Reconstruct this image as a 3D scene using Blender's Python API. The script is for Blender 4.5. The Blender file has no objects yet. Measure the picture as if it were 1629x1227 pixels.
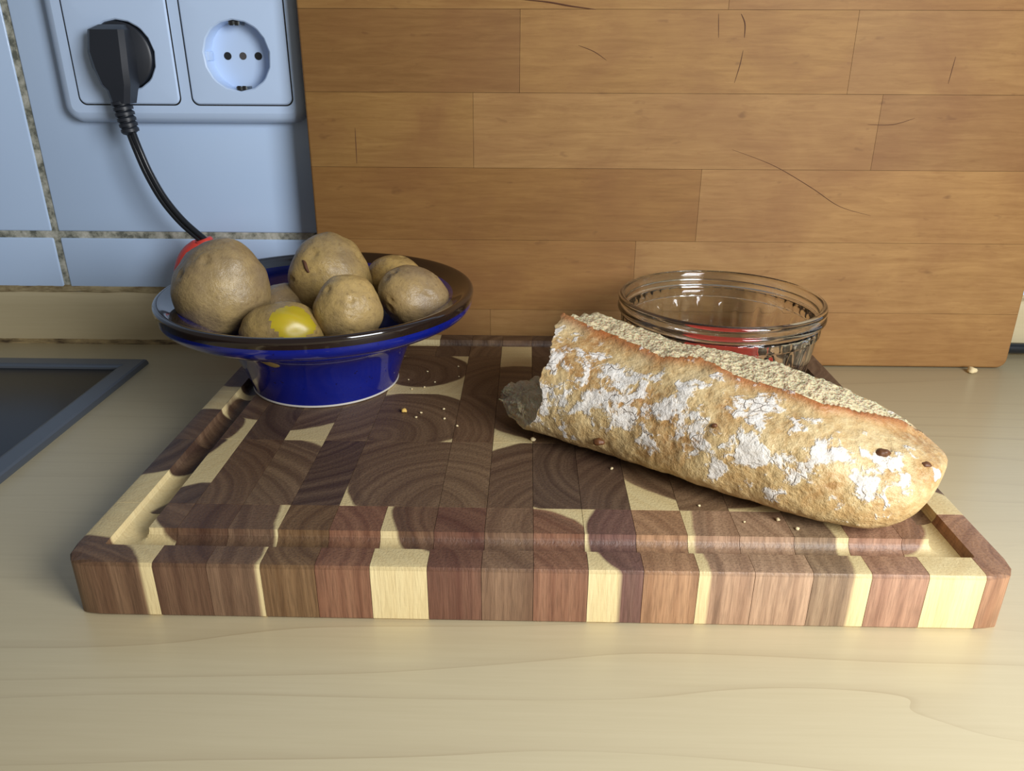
import bpy, bmesh, math, random
from mathutils import Vector, Matrix, noise

random.seed(7)
U = 0.0114                      # one modelling unit in metres
SC = bpy.context.scene
COL = SC.collection
T = 2.09                        # thickness of the chopping board (units)
BW, BD = 30.0, 21.93            # chopping board width / depth
WALL_Y = 25.63

def V(x, y, z): return Vector((x * U, y * U, z * U))
def rgb(r, g, b):
    f = lambda c: (c / 12.92) if c <= 0.04045 else ((c + 0.055) / 1.055) ** 2.4
    return (f(r / 255), f(g / 255), f(b / 255), 1.0)

# ------------------------------------------------------------------ camera
cam_d = bpy.data.cameras.new('camera'); cam = bpy.data.objects.new('camera', cam_d); COL.objects.link(cam)
F, CX, CY, CZ, YAW, PITCH, ROLL = 1236.44, 14.6216, -19.975, 16.8148, -0.0193, 0.4031, 0.0041
fw = Vector((math.sin(YAW) * math.cos(PITCH), math.cos(YAW) * math.cos(PITCH), -math.sin(PITCH)))
r0 = Vector((math.cos(YAW), -math.sin(YAW), 0)); u0 = r0.cross(fw)
rt = math.cos(ROLL) * r0 + math.sin(ROLL) * u0; up = -math.sin(ROLL) * r0 + math.cos(ROLL) * u0
cam.matrix_world = Matrix(((rt.x, up.x, -fw.x, CX * U), (rt.y, up.y, -fw.y, CY * U), (rt.z, up.z, -fw.z, CZ * U), (0, 0, 0, 1)))
cam_d.sensor_fit = 'HORIZONTAL'; cam_d.sensor_width = 36.0; cam_d.lens = F / 1629 * 36.0
cam_d.clip_start = 0.01
SC.camera = cam

# ------------------------------------------------------------------ world, daylight from the kitchen window, exposure
w = bpy.data.worlds.new('world'); SC.world = w; w.use_nodes = True
w.node_tree.nodes['Background'].inputs[0].default_value = (1.0, 0.97, 0.93, 1)
w.node_tree.nodes['Background'].inputs[1].default_value = 0.14
ld = bpy.data.lights.new('window_daylight', 'AREA'); lo = bpy.data.objects.new('window_daylight', ld); COL.objects.link(lo)
ld.shape = 'RECTANGLE'; ld.size = 0.28; ld.size_y = 0.34; ld.energy = 5.9; ld.color = (0.96, 0.98, 1.0)
tgt = V(15, 12, 3); az, el, dist = math.radians(38), math.radians(25), 0.67
lo.location = tgt + Vector((math.sin(az) * math.cos(el), -math.cos(az) * math.cos(el), math.sin(el))) * dist
lo.rotation_euler = (tgt - lo.location).to_track_quat('-Z', 'Y').to_euler()
SC.view_settings.view_transform = 'Standard'; SC.view_settings.look = 'None'
SC.view_settings.gamma = 1.0; SC.view_settings.use_curve_mapping = False
SC.view_settings.exposure = 0.0

# ------------------------------------------------------------------ helpers
def tag(o, label=None, cat=None, group=None, kind=None):
    if label: o['label'] = label
    if cat: o['category'] = cat
    if group: o['group'] = group
    if kind: o['kind'] = kind
    return o

def empty(name, x, y, z):
    o = bpy.data.objects.new(name, None); COL.objects.link(o); o.location = V(x, y, z); o.empty_display_size = 0.02
    return o

def link(name, me, mat=None, parent=None, smooth=True, sharp=40):
    if mat: me.materials.append(mat)
    if smooth:
        me.polygons.foreach_set('use_smooth', [True] * len(me.polygons))
        if sharp: me.set_sharp_from_angle(angle=math.radians(sharp))
    o = bpy.data.objects.new(name, me); COL.objects.link(o)
    if parent:
        o.parent = parent
        base = parent
        off = Vector(parent.location)
        while base.parent: base = base.parent; off += base.location
        o.location = -off            # meshes are written in world units, parents have no rotation
    return o

def pyobj(name, verts, faces, mat, parent=None, smooth=True, sharp=40):
    me = bpy.data.meshes.new(name); me.from_pydata([V(*v) for v in verts], [], faces); me.update()
    return link(name, me, mat, parent, smooth, sharp)

def bmobj(name, bm, mat, parent=None, smooth=True, sharp=40):
    for v in bm.verts: v.co *= U
    bmesh.ops.recalc_face_normals(bm, faces=bm.faces)
    me = bpy.data.meshes.new(name); bm.to_mesh(me); bm.free()
    return link(name, me, mat, parent, smooth, sharp)

def box_bm(x0, x1, y0, y1, z0, z1, bev=0.0, seg=2, bm=None):
    bm2 = bmesh.new()
    bmesh.ops.create_cube(bm2, size=1.0)
    for v in bm2.verts:
        v.co = Vector(((x0 + x1) / 2 + v.co.x * (x1 - x0), (y0 + y1) / 2 + v.co.y * (y1 - y0), (z0 + z1) / 2 + v.co.z * (z1 - z0)))
    if bev: bmesh.ops.bevel(bm2, geom=list(bm2.edges), offset=bev, segments=seg, profile=0.5, affect='EDGES')
    if bm is None: return bm2
    me = bpy.data.meshes.new('t'); bm2.to_mesh(me); bm2.free(); bm.from_mesh(me); bpy.data.meshes.remove(me)
    return bm

def lathe(name, prof, cx, cy, z0, mat, parent=None, n=128, closed=False, sharp=50, rmod=None):
    verts, faces = [], []
    for (r, z) in prof:
        for k in range(n):
            a = 2 * math.pi * k / n
            rr = r + (rmod(r, z, k) if rmod else 0)
            verts.append((cx + rr * math.cos(a), cy + rr * math.sin(a), z0 + z))
    m = len(prof)
    for i in range(m if closed else m - 1):
        for k in range(n):
            a, b = i * n + k, i * n + (k + 1) % n
            c, d = ((i + 1) % m) * n + (k + 1) % n, ((i + 1) % m) * n + k
            faces.append((a, b, c, d))
    if not closed:
        if prof[0][0] > 1e-6: faces.append(tuple(reversed(range(n))))
        if prof[-1][0] > 1e-6: faces.append(tuple((m - 1) * n + k for k in range(n)))
    me = bpy.data.meshes.new(name); me.from_pydata([V(*v) for v in verts], [], faces); me.update()
    bm = bmesh.new(); bm.from_mesh(me); bmesh.ops.remove_doubles(bm, verts=bm.verts, dist=1e-6)
    bmesh.ops.recalc_face_normals(bm, faces=bm.faces); bm.to_mesh(me); bm.free()
    return link(name, me, mat, parent, True, sharp)

def catmull(pts, n=10):
    out = []
    P = [pts[0]] + list(pts) + [pts[-1]]
    for i in range(1, len(P) - 2):
        a, b, c, d = (Vector(q) for q in P[i - 1:i + 3])
        for k in range(n):
            t = k / n
            out.append(0.5 * ((2 * b) + (-a + c) * t + (2 * a - 5 * b + 4 * c - d) * t * t + (-a + 3 * b - 3 * c + d) * t ** 3))
    out.append(Vector(P[-2])); return out

def tube_data(path, radii, n=16, flat=1.0):
    verts, faces = [], []
    N = len(path); prev = None
    for i, q in enumerate(path):
        d = (path[min(i + 1, N - 1)] - path[max(i - 1, 0)]).normalized()
        ref = prev if prev else (Vector((1, 0, 0)) if abs(d.x) < 0.9 else Vector((0, 1, 0)))
        a = (ref - d * ref.dot(d)).normalized(); b = d.cross(a); prev = a
        r = radii[i] if hasattr(radii, '__len__') else radii
        for k in range(n):
            t = 2 * math.pi * k / n
            verts.append(tuple(q + a * math.cos(t) * r + b * math.sin(t) * r * flat))
    for i in range(N - 1):
        for k in range(n):
            faces.append((i * n + k, i * n + (k + 1) % n, (i + 1) * n + (k + 1) % n, (i + 1) * n + k))
    faces.append(tuple(reversed(range(n)))); faces.append(tuple((N - 1) * n + k for k in range(n)))
    return verts, faces

# ------------------------------------------------------------------ materials
class NT:
    def __init__(self, name):
        self.m = bpy.data.materials.new(name); self.m.use_nodes = True
        self.t = self.m.node_tree; self.b = self.t.nodes['Principled BSDF']
    def n(self, typ, **kw):
        nd = self.t.nodes.new(typ)
        for k, v in kw.items(): setattr(nd, k, v)
        return nd
    def l(self, a, b): self.t.links.new(a, b)
    def inp(self, nd, i, v):
        if hasattr(v, 'links') or hasattr(v, 'is_linked'): self.l(v, nd.inputs[i])
        else: nd.inputs[i].default_value = v
    def math(self, op, a, b=0.0, c=None, clamp=False):
        nd = self.n('ShaderNodeMath', operation=op); nd.use_clamp = clamp
        self.inp(nd, 0, a); self.inp(nd, 1, b)
        if c is not None: self.inp(nd, 2, c)
        return nd.outputs[0]
    def coord(self, scale=(1, 1, 1), loc=(0, 0, 0), src='Object'):
        tc = self.n('ShaderNodeTexCoord'); mp = self.n('ShaderNodeMapping')
        self.l(tc.outputs[src], mp.inputs[0])
        mp.inputs['Scale'].default_value = tuple(s / U for s in scale); mp.inputs['Location'].default_value = loc
        return mp.outputs[0]
    def noise(self, vec, scale=1.0, detail=3.0, rough=0.5, dist=0.0):
        nd = self.n('ShaderNodeTexNoise'); self.l(vec, nd.inputs['Vector'])
        nd.inputs['Scale'].default_value = scale; nd.inputs['Detail'].default_value = detail
        nd.inputs['Roughness'].default_value = rough; nd.inputs['Distortion'].default_value = dist
        return nd.outputs[0]
    def vor(self, vec, scale, feature='F1', out=0):
        nd = self.n('ShaderNodeTexVoronoi', feature=feature); self.l(vec, nd.inputs['Vector']); nd.inputs['Scale'].default_value = scale
        return nd.outputs[out]
    def ramp(self, fac, stops):
        nd = self.n('ShaderNodeValToRGB'); self.inp(nd, 0, fac)
        cr = nd.color_ramp
        while len(cr.elements) < len(stops): cr.elements.new(0.5)
        for e, (p, c) in zip(cr.elements, stops):
            e.position = p; e.color = c if hasattr(c, '__len__') else (c, c, c, 1)
        return nd.outputs[0]
    def mix(self, f, a, b, blend='MIX'):
        nd = self.n('ShaderNodeMix', data_type='RGBA', blend_type=blend)
        self.inp(nd, 0, f); self.inp(nd, 6, a); self.inp(nd, 7, b)
        return nd.outputs[2]
    def attr(self, name, typ='OBJECT', out='Vector'):
        nd = self.n('ShaderNodeAttribute', attribute_type=typ); nd.attribute_name = name
        return nd.outputs[out]
    def bump(self, h, strength=0.3, dist=0.001):
        nd = self.n('ShaderNodeBump'); self.l(h, nd.inputs['Height'])
        nd.inputs['Strength'].default_value = strength; nd.inputs['Distance'].default_value = dist
        self.l(nd.outputs[0], self.b.inputs['Normal'])
    def out(self, col=None, rough=None, **kw):
        if col is not None: self.inp(self.b, 'Base Color', col)
        if rough is not None: self.inp(self.b, 'Roughness', rough)
        for k, v in kw.items(): self.inp(self.b, k.replace('_', ' '), v)
        return self.m

def plain(name, col, rough=0.5, **kw): return NT(name).out(rgb(*col), rough, **kw)

def mat_worktop():
    t = NT('maple_laminate')
    v = t.coord((0.028, 0.24, 0.24), (1.7, 0.4, 0))
    n1 = t.noise(v, 1.0, 1.5, 0.4, 0.1)
    sep = t.n('ShaderNodeSeparateXYZ'); t.l(v, sep.inputs[0])
    f = t.math('FRACT', t.math('ADD', t.math('MULTIPLY', n1, 4.5), t.math('MULTIPLY', sep.outputs[1], 2.6)))
    line = t.ramp(f, [(0.0, 1.0), (0.03, 0.4), (0.22, 0.0), (1.0, 0.0)])
    msk = t.ramp(t.noise(t.coord((0.05, 0.12, 0.12), (3, 1, 0)), 1.0, 2.0), [(0.38, 0.08), (0.62, 0.50)])
    fine = t.noise(t.coord((0.25, 6, 6)), 1.0, 3.0, 0.6)
    base = t.mix(fine, rgb(192, 178, 142), rgb(206, 193, 158))
    broad = t.noise(t.coord((0.05, 0.2, 0.2), (7, 2, 0)), 1.0, 2.0)
    base = t.mix(t.math('MULTIPLY', broad, 0.45), base, rgb(188, 170, 132))
    col = t.mix(t.math('MULTIPLY', line, msk), base, rgb(148, 124, 90))
    spk = t.ramp(t.noise(t.coord((0.6, 1.6, 1.6)), 1.0, 1.0), [(0.78, 0.0), (0.84, 0.5)])
    col = t.mix(spk, col, rgb(160, 122, 62))
    t.bump(fine, 0.03, 0.0003)
    return t.out(col, 0.33)

def mat_backboard():
    t = NT('oiled_beech')
    tone = t.attr('tone')
    v = t.coord((0.30, 3.6, 3.6))
    g = t.noise(v, 1.0, 5.0, 0.7, 0.6)
    fleck = t.ramp(t.noise(t.coord((1.0, 5.0, 5.0), (2, 0, 0)), 1.0, 2.0, 0.5, 0.4), [(0.60, 0.0), (0.74, 1.0)])
    stain = t.ramp(t.noise(t.coord((0.16, 0.22, 0.22), (5, 0, 3)), 1.0, 4.0, 0.6, 0.6), [(0.40, 0.0), (0.68, 1.0)])
    spot = t.ramp(t.noise(t.coord((0.75, 1.5, 1.5), (9, 0, 1)), 1.0, 2.0, 0.6), [(0.68, 0.0), (0.78, 1.0)])
    col = t.mix(t.ramp(g, [(0.2, 0.0), (0.85, 1.0)]), rgb(130, 95, 54), rgb(163, 127, 80))
    col = t.mix(1.0, col, tone, 'MULTIPLY')
    col = t.mix(t.math('MULTIPLY', fleck, 0.16), col, rgb(112, 68, 34))
    col = t.mix(t.math('MULTIPLY', stain, 0.45), col, rgb(120, 78, 46))
    col = t.mix(t.math('MULTIPLY', spot, 0.45), col, rgb(92, 58, 32))
    t.bump(g, 0.10, 0.0006)
    return t.out(col, 0.60, Specular_IOR_Level=0.3)

def mat_block():
    # end grain acacia: growth rings run vertically through each block
    t = NT('acacia_end_grain')
    p = t.coord((1, 1, 1)); xy = t.n('ShaderNodeVectorMath', operation='MULTIPLY'); t.l(p, xy.inputs[0]); xy.inputs[1].default_value = (1, 1, 0)
    wob = t.n('ShaderNodeTexNoise'); t.l(xy.outputs[0], wob.inputs['Vector']); wob.inputs['Scale'].default_value = 0.7; wob.inputs['Detail'].default_value = 2
    wv = t.n('ShaderNodeVectorMath', operation='MULTIPLY_ADD'); t.l(wob.outputs['Color'], wv.inputs[0]); wv.inputs[1].default_value = (0.36, 0.36, 0); t.l(xy.outputs[0], wv.inputs[2])
    def dist(att):
        a = t.attr(att); fl = t.n('ShaderNodeVectorMath', operation='MULTIPLY'); t.l(a, fl.inputs[0]); fl.inputs[1].default_value = (1, 1, 0)
        d = t.n('ShaderNodeVectorMath', operation='DISTANCE'); t.l(wv.outputs[0], d.inputs[0])
        sh = t.n('ShaderNodeVectorMath', operation='ADD'); t.l(fl.outputs[0], sh.inputs[0]); sh.inputs[1].default_value = (0.18, 0.18, 0); t.l(sh.outputs[0], d.inputs[1])
        s = t.n('ShaderNodeSeparateXYZ'); t.l(a, s.inputs[0])
        return d.outputs['Value'], s.outputs[2]
    dr, sc = dist('ring'); d1, R1 = dist('sap_a'); d2, R2 = dist('sap_b')
    n1 = t.n('ShaderNodeTexNoise', noise_dimensions='1D'); t.l(t.math('MULTIPLY', dr, sc), n1.inputs['W']); n1.inputs['Scale'].default_value = 2.6; n1.inputs['Detail'].default_value = 3
    ring = t.ramp(n1.outputs[0], [(0.34, 0.0), (0.66, 1.0)])
    tone = t.attr('tone')
    dark = t.mix(1.0, tone, rgb(220, 215, 211), 'MULTIPLY'); lite = t.mix(0.07, tone, rgb(236, 200, 150))
    col = t.mix(ring, dark, lite)
    sm = t.math('MINIMUM', t.math('SUBTRACT', d1, R1), t.math('SUBTRACT', d2, R2))
    sap = t.math('MULTIPLY_ADD', sm, 9.0, 0.0, clamp=True)
    halo = t.math('SUBTRACT', 1.0, t.math('MULTIPLY', t.math('ABSOLUTE', t.math('ADD', sm, 0.22)), 4.0), clamp=True)
    col = t.mix(t.math('MULTIPLY', halo, 0.30), col, rgb(66, 46, 34))
    sapc = t.mix(t.math('MULTIPLY', ring, 0.35), rgb(232, 212, 160), rgb(212, 184, 128))
    # pores: streaks along z on the sides, dots on the end grain
    po = t.ramp(t.noise(t.coord((11, 11, 0.9)), 1.0, 2.0, 0.6), [(0.40, 0.0), (0.68, 1.0)])
    col = t.mix(t.math('MULTIPLY', po, 0.30), col, rgb(48, 32, 24))
    sapc = t.mix(t.math('MULTIPLY', po, 0.16), sapc, rgb(170, 132, 80))
    col = t.mix(sap, col, sapc)
    # end grain soaks up more oil than the long grain of the sides
    ge = t.n('ShaderNodeNewGeometry'); sn = t.n('ShaderNodeSeparateXYZ'); t.l(ge.outputs['True Normal'], sn.inputs[0])
    end = t.math('MULTIPLY', t.ramp(sn.outputs[2], [(0.25, 0.0), (0.6, 1.0)]), t.math('SUBTRACT', 1.0, t.math('MULTIPLY', sap, 0.15)))
    col = t.mix(t.math('MULTIPLY', end, 0.88), col, t.mix(1.0, col, rgb(214, 212, 206), 'MULTIPLY'))
    saw = t.noise(t.coord((1.2, 16, 4)), 1.0, 3.0, 0.7)
    t.bump(t.math('ADD', t.math('MULTIPLY', saw, 0.7), t.math('MULTIPLY', po, -0.5)), 0.30, 0.0005)
    return t.out(col, 0.50)

def mat_tile():
    t = NT('white_glaze')
    n = t.noise(t.coord((0.12, 0.12, 0.12)), 1.0, 2.0)
    t.bump(n, 0.12, 0.0015)
    return t.out(t.mix(n, rgb(192, 217, 251), rgb(200, 223, 253)), 0.17)

def mat_grout():
    t = NT('dirty_grout')
    n = t.noise(t.coord((1.6, 1.6, 1.6)), 1.0, 4.0, 0.65)
    col = t.ramp(n, [(0.36, rgb(104, 106, 96)), (0.50, rgb(168, 168, 154)), (0.68, rgb(208, 206, 194))])
    t.bump(n, 0.5, 0.001)
    return t.out(col, 0.85)

def mat_seal(name, a, b):
    t = NT(name)
    n = t.noise(t.coord((0.8, 2.5, 2.5)), 1.0, 4.0, 0.65)
    t.bump(n, 0.4, 0.001)
    return t.out(t.ramp(n, [(0.33, rgb(*a)), (0.62, rgb(*b))]), 0.7)

def mat_potato(seed):
    t = NT('potato_skin')
    o = (seed * 3.1, seed * 1.7, seed)
    big = t.noise(t.coord((0.4, 0.4, 0.4), o), 1.0, 3.0, 0.55)
    fine = t.noise(t.coord((3.4, 3.4, 3.4), o), 1.0, 4.0, 0.7)
    spk = t.ramp(t.noise(t.coord((6, 6, 6), o), 1.0, 2.0), [(0.60, 0.0), (0.74, 1.0)])
    tone = t.attr('tone')
    col = t.mix(t.ramp(big, [(0.34, 0.0), (0.66, 1.0)]), rgb(140, 120, 90), rgb(176, 150, 98))
    col = t.mix(1.0, col, tone, 'MULTIPLY')
    col = t.mix(t.math('MULTIPLY', t.ramp(fine, [(0.45, 0.0), (0.75, 1.0)]), 0.50), col, rgb(108, 88, 62))
    col = t.mix(t.math('MULTIPLY', spk, 0.35), col, rgb(88, 66, 42))
    t.bump(t.math('ADD', fine, t.math('MULTIPLY', big, 0.8)), 0.45, 0.0014)
    return t.out(col, t.math('MULTIPLY_ADD', fine, 0.35, 0.22))

def mat_crust():
    t = NT('bread_crust')
    s = t.attr('along', 'GEOMETRY', 'Fac'); a = t.attr('around', 'GEOMETRY', 'Fac'); rd = t.attr('ridge', 'GEOMETRY', 'Fac'); fl = t.attr('flour', 'GEOMETRY', 'Fac')
    n1 = t.noise(t.coord((0.55, 0.55, 0.55)), 1.0, 4.0, 0.6, 0.4)
    n2 = t.noise(t.coord((4.2, 4.2, 4.2)), 1.0, 4.0, 0.65)
    col = t.ramp(n1, [(0.28, rgb(214, 192, 148)), (0.46, rgb(200, 170, 118)), (0.58, rgb(182, 142, 88)), (0.74, rgb(150, 100, 52))])
    col = t.mix(t.math('MULTIPLY', t.ramp(n2, [(0.44, 0.0), (0.70, 1.0)]), 0.55), col, rgb(226, 204, 156))
    col = t.mix(t.math('MULTIPLY', t.ramp(n2, [(0.26, 1.0), (0.42, 0.0)]), 0.5), col, rgb(140, 100, 58))
    pale = t.ramp(t.math('DIVIDE', a, 360.0), [(0.44, 0.0), (0.56, 0.75)])
    col = t.mix(t.math('MULTIPLY', pale, 0.6), col, rgb(220, 192, 136))
    col = t.mix(t.math('MULTIPLY', rd, t.math('MULTIPLY_ADD', n2, 0.9, 0.35), clamp=True), col, rgb(160, 84, 28))
    # flour dust in cracked patches
    wv = t.n('ShaderNodeVectorMath', operation='ADD'); nn = t.n('ShaderNodeTexNoise'); cc = t.coord((1, 1, 1)); t.l(cc, nn.inputs['Vector']); nn.inputs['Scale'].default_value = 1.2; nn.inputs['Detail'].default_value = 3
    t.l(cc, wv.inputs[0]); t.l(nn.outputs['Color'], wv.inputs[1])
    fm = t.noise(wv.outputs[0], 1.0, 4.0, 0.58)
    fm = t.math('ADD', t.math('ADD', fm, fl), t.math('MULTIPLY', t.math('SUBTRACT', n2, 0.5), 0.22))
    mask = t.ramp(fm, [(0.590, 0.0), (0.650, 0.85)])
    e = t.vor(wv.outputs[0], 1.5, 'DISTANCE_TO_EDGE')
    crack = t.ramp(e, [(0.0, 1.0), (0.035, 0.0)])
    crm = t.ramp(t.noise(t.coord((0.7, 0.7, 0.7), (4, 4, 0)), 1.0, 1.0), [(0.46, 0.0), (0.54, 1.0)])
    crack = t.math('MULTIPLY', crack, crm)
    flour = t.mix(t.ramp(n2, [(0.3, 0.0), (0.7, 1.0)]), rgb(214, 206, 194), rgb(240, 238, 234))
    col = t.mix(mask, col, flour)
    col = t.mix(t.math('MULTIPLY', t.math('MULTIPLY', crack, mask), 0.75), col, rgb(112, 84, 56))
    h = t.math('ADD', t.math('ADD', n2, t.math('MULTIPLY', n1, 0.6)), t.math('SUBTRACT', t.math('MULTIPLY', mask, 0.35), t.math('MULTIPLY', t.math('MULTIPLY', crack, mask), 0.8)))
    t.bump(h, 0.65, 0.0016)
    return t.out(col, t.math('MULTIPLY_ADD', mask, 0.40, 0.42))

def mat_crumb():
    t = NT('bread_crumb')
    v1 = t.vor(t.coord((4.6, 4.6, 4.6)), 1.0); v2 = t.vor(t.coord((10, 10, 10)), 1.0)
    n = t.noise(t.coord((2.2, 2.2, 2.2)), 1.0, 5.0, 0.7)
    h = t.math('ADD', t.math('MULTIPLY', v1, 0.8), t.math('ADD', t.math('MULTIPLY', v2, 0.5), n))
    col = t.ramp(h, [(0.42, rgb(140, 114, 76)), (0.66, rgb(186, 164, 122)), (1.05, rgb(212, 194, 154))])
    t.bump(h, 0.9, 0.0018)
    return t.out(col, 0.85, Subsurface_Weight=0.35, Subsurface_Scale=0.006)

def mat_blue():
    t = NT('cobalt_glaze')
    n = t.noise(t.coord((0.5, 0.5, 0.9)), 1.0, 3.0)
    sp = t.ramp(t.noise(t.coord((5, 5, 5)), 1.0, 1.0), [(0.70, 0.0), (0.76, 1.0)])
    col = t.mix(n, rgb(6, 17, 100), rgb(14, 32, 134))
    col = t.mix(t.math('MULTIPLY', sp, 0.6), col, rgb(8, 10, 40))
    return t.out(col, 0.10, Coat_Weight=0.6, Coat_Roughness=0.03)

M = {}
M['worktop'] = mat_worktop(); M['beech'] = mat_backboard(); M['block'] = mat_block(); M['tile'] = mat_tile(); M['grout'] = mat_grout()
M['seal'] = mat_seal('aged_silicone', (116, 98, 66), (186, 170, 132)); M['caulk'] = mat_seal('dirty_caulk', (70, 54, 34), (170, 148, 104))
M['crust'] = mat_crust(); M['crumb'] = mat_crumb(); M['blue'] = mat_blue()
M['rim'] = plain('brown_black_glaze', (34, 24, 20), 0.10, Coat_Weight=0.5, Coat_Roughness=0.03)
M['foot'] = plain('unglazed_clay', (196, 190, 180), 0.7)
M['plastic'] = plain('white_plastic', (198, 220, 251), 0.32)
M['pinhole'] = plain('pin_hole_black', (26, 26, 26), 0.6)
M['clip'] = plain('earth_clip_metal', (150, 156, 156), 0.35, Metallic=0.9)
M['screw'] = plain('screw_metal', (120, 116, 116), 0.4, Metallic=0.7)
M['black'] = plain('black_rubber', (38, 42, 50), 0.42)
M['cable'] = plain('black_cable_jacket', (30, 33, 38), 0.28)
M['red'] = plain('red_plastic', (218, 70, 58), 0.38)
M['hobmetal'] = plain('grey_enamel_steel', (94, 100, 108), 0.36, Metallic=0.35)
M['hobglass'] = plain('black_ceramic_glass', (20, 20, 24), 0.28)
M['flesh'] = plain('yellow_potato_flesh', (182, 158, 34), 0.34, Subsurface_Weight=0.15)
M['seed'] = plain('brown_raisin', (96, 58, 28), 0.5)
M['scratch'] = plain('dark_knife_cut', (84, 50, 28), 0.7)
g = NT('clear_glass'); M['glass'] = g.out((0.97, 0.985, 0.975, 1), 0.0, Transmission_Weight=1.0, IOR=1.47)

# ------------------------------------------------------------------ setting: worktop, wall, tiles, upstand
wt = bmobj('worktop', box_bm(-62, 85, -38, WALL_Y + 0.9, -3.4, 0.0, 0.12), M['worktop'])
tag(wt, 'pale maple-look laminate worktop running under everything', 'worktop')

wall = bmobj('wall_back', box_bm(-62, 85, WALL_Y + 0.20, WALL_Y + 2.0, -3.4, 52, 0), M['grout'])
wall['kind'] = 'structure'
GX, GZ = -13.6, 6.78                     # crossing of the grout joints
gw, TS = 0.20, 18.0
tz = [(3.55, GZ - gw)] + [(GZ + gw + k * (TS + 2 * gw), GZ + gw + k * (TS + 2 * gw) + TS) for k in range(3)]
tmesh = {}
for (z0, z1) in tz:
    for i in range(-3, 5):
        x0 = GX + gw + i * (TS + 2 * gw) if i >= 0 else GX - gw - TS + (i + 1) * (TS + 2 * gw)
        key = round(z1 - z0, 3)
        if key not in tmesh:
            b = box_bm(-TS / 2, TS / 2, 0, 0.30, 0, z1 - z0, 0.10, 3)
            for v in b.verts: v.co *= U
            me = bpy.data.meshes.new('tile'); b.to_mesh(me); b.free(); me.materials.append(M['tile'])
            me.polygons.foreach_set('use_smooth', [True] * len(me.polygons)); me.set_sharp_from_angle(angle=math.radians(60))
            tmesh[key] = me
        o = bpy.data.objects.new('tile', tmesh[key]); COL.objects.link(o); o.parent = wall
        o.location = V(x0 + TS / 2, WALL_Y + 0.12, z0)

def extrude_x(name, prof, x0, x1, mat, parent=None, nx=1, jit=0.0, sharp=40):
    n = len(prof); verts, faces = [], []
    for i in range(nx + 1):
        x = x0 + (x1 - x0) * i / nx
        for k, (y, z) in enumerate(prof):
            j = jit * noise.noise(Vector((x * 0.9, k * 1.3, 0))) if jit else 0
            verts.append((x, y + j, z + j))
    for i in range(nx):
        for k in range(n):
            faces.append((i * n + k, (i + 1) * n + k, (i + 1) * n + (k + 1) % n, i * n + (k + 1) % n))
    faces.append(tuple(range(n))); faces.append(tuple(reversed([nx * n + k for k in range(n)])))
    return pyobj(name, verts, faces, mat, parent, True, sharp)

Y = WALL_Y
up_prof = [(Y + .6, 0.01), (Y - .02, 0.01), (Y - .02, .25), (Y, .6), (Y, 2.5), (Y + .03, 2.95), (Y + .12, 3.18), (Y + .3, 3.28), (Y + .6, 3.28)]
us = extrude_x('trim_1', up_prof, -62, 85, M['worktop']); us['kind'] = 'structure'; us['label'] = 'beige laminate upstand along the foot of the tiled wall'
sl = extrude_x('trim_2', [(Y + .62, 3.22), (Y + .14, 3.22), (Y + .10, 3.36), (Y + .13, 3.62), (Y + .3, 3.72), (Y + .62, 3.72)], -62, 85, M['seal'], None, 300, 0.08)
sl['kind'] = 'structure'; sl['label'] = 'yellowed sealant bead between upstand and tiles'
ck = extrude_x('trim_3', [(Y + .05, -.02), (Y - .30, -.02), (Y - .30, .03), (Y - .16, .09), (Y - .02, .22), (Y + .05, .22)], -62, 85, M['caulk'], None, 400, 0.10)
ck['kind'] = 'structure'; ck['label'] = 'ragged dirty caulk line where worktop meets upstand'

# ------------------------------------------------------------------ hob set into the worktop
HX, HY = -7.55, 22.1
hob = empty('hob', HX - 22, HY - 22, 0); tag(hob, 'black glass hob with grey metal frame set into worktop', 'hob')
def ring_bm(x0, x1, y0, y1, wid, prof):
    # prof: list of (inset, z)
    verts, faces = [], []
    for (i, z) in prof:
        verts += [(x0 + i, y0 + i, z), (x1 - i, y0 + i, z), (x1 - i, y1 - i, z), (x0 + i, y1 - i, z)]
    m = len(prof)
    for a in range(m):
        for k in range(4):
            faces.append((a * 4 + k, a * 4 + (k + 1) % 4, ((a + 1) % m) * 4 + (k + 1) % 4, ((a + 1) % m) * 4 + k))
    return verts, faces
v, f = ring_bm(HX - 50, HX, HY - 44, HY, 1.2, [(0, 0.0), (0, .10), (.06, .26), (.16, .33), (.95, .33), (1.02, .28), (1.10, .27), (1.22, .22), (1.30, .02), (1.30, 0)])
pyobj('frame', v, f, M['hobmetal'], hob, False)
bmobj('glass_plate', box_bm(HX - 48.75, HX - 1.25, HY - 42.75, HY - 1.25, 0.0, 0.13, 0.03), M['hobglass'], hob)

# ------------------------------------------------------------------ large beech board leaning on the wall
LX0, LX1, LY, LEAN, LT = 2.84, 42.6, 22.74, math.radians(1.5), 2.1
lb = empty('leaning_board', (LX0 + LX1) / 2, LY + 1, 0); tag(lb, 'large worn beech butcher-block board leaning upright against tiled wall', 'board')
rows = [0.0, 3.25, 7.25, 11.13, 14.92, 18.85, 22.7, 26.4]
joints = [[12.53], [20.63], [23.91], [11.69, 32.86], [14.12, 31.0], [24.5], [17.0, 35.0]]
tones = [[(1.02, .96, .88), (1.12, 1.08, 1.02)], [(1.0, .90, .74), (1.14, 1.12, 1.08)], [(.90, .80, .64), (1.10, 1.06, 1.0)],
         [(1.0, .96, .80), (1.06, 1.03, .96), (.88, .82, .78)], [(.80, .72, .62), (1.02, .97, .82), (1.0, .97, .90)], [(1.06, 1.02, .9), (.95, .88, .78)], [(1, .95, .85), (.9, .85, .75), (1, 1, .9)]]
cl, sn_ = math.cos(LEAN), math.sin(LEAN)
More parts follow.
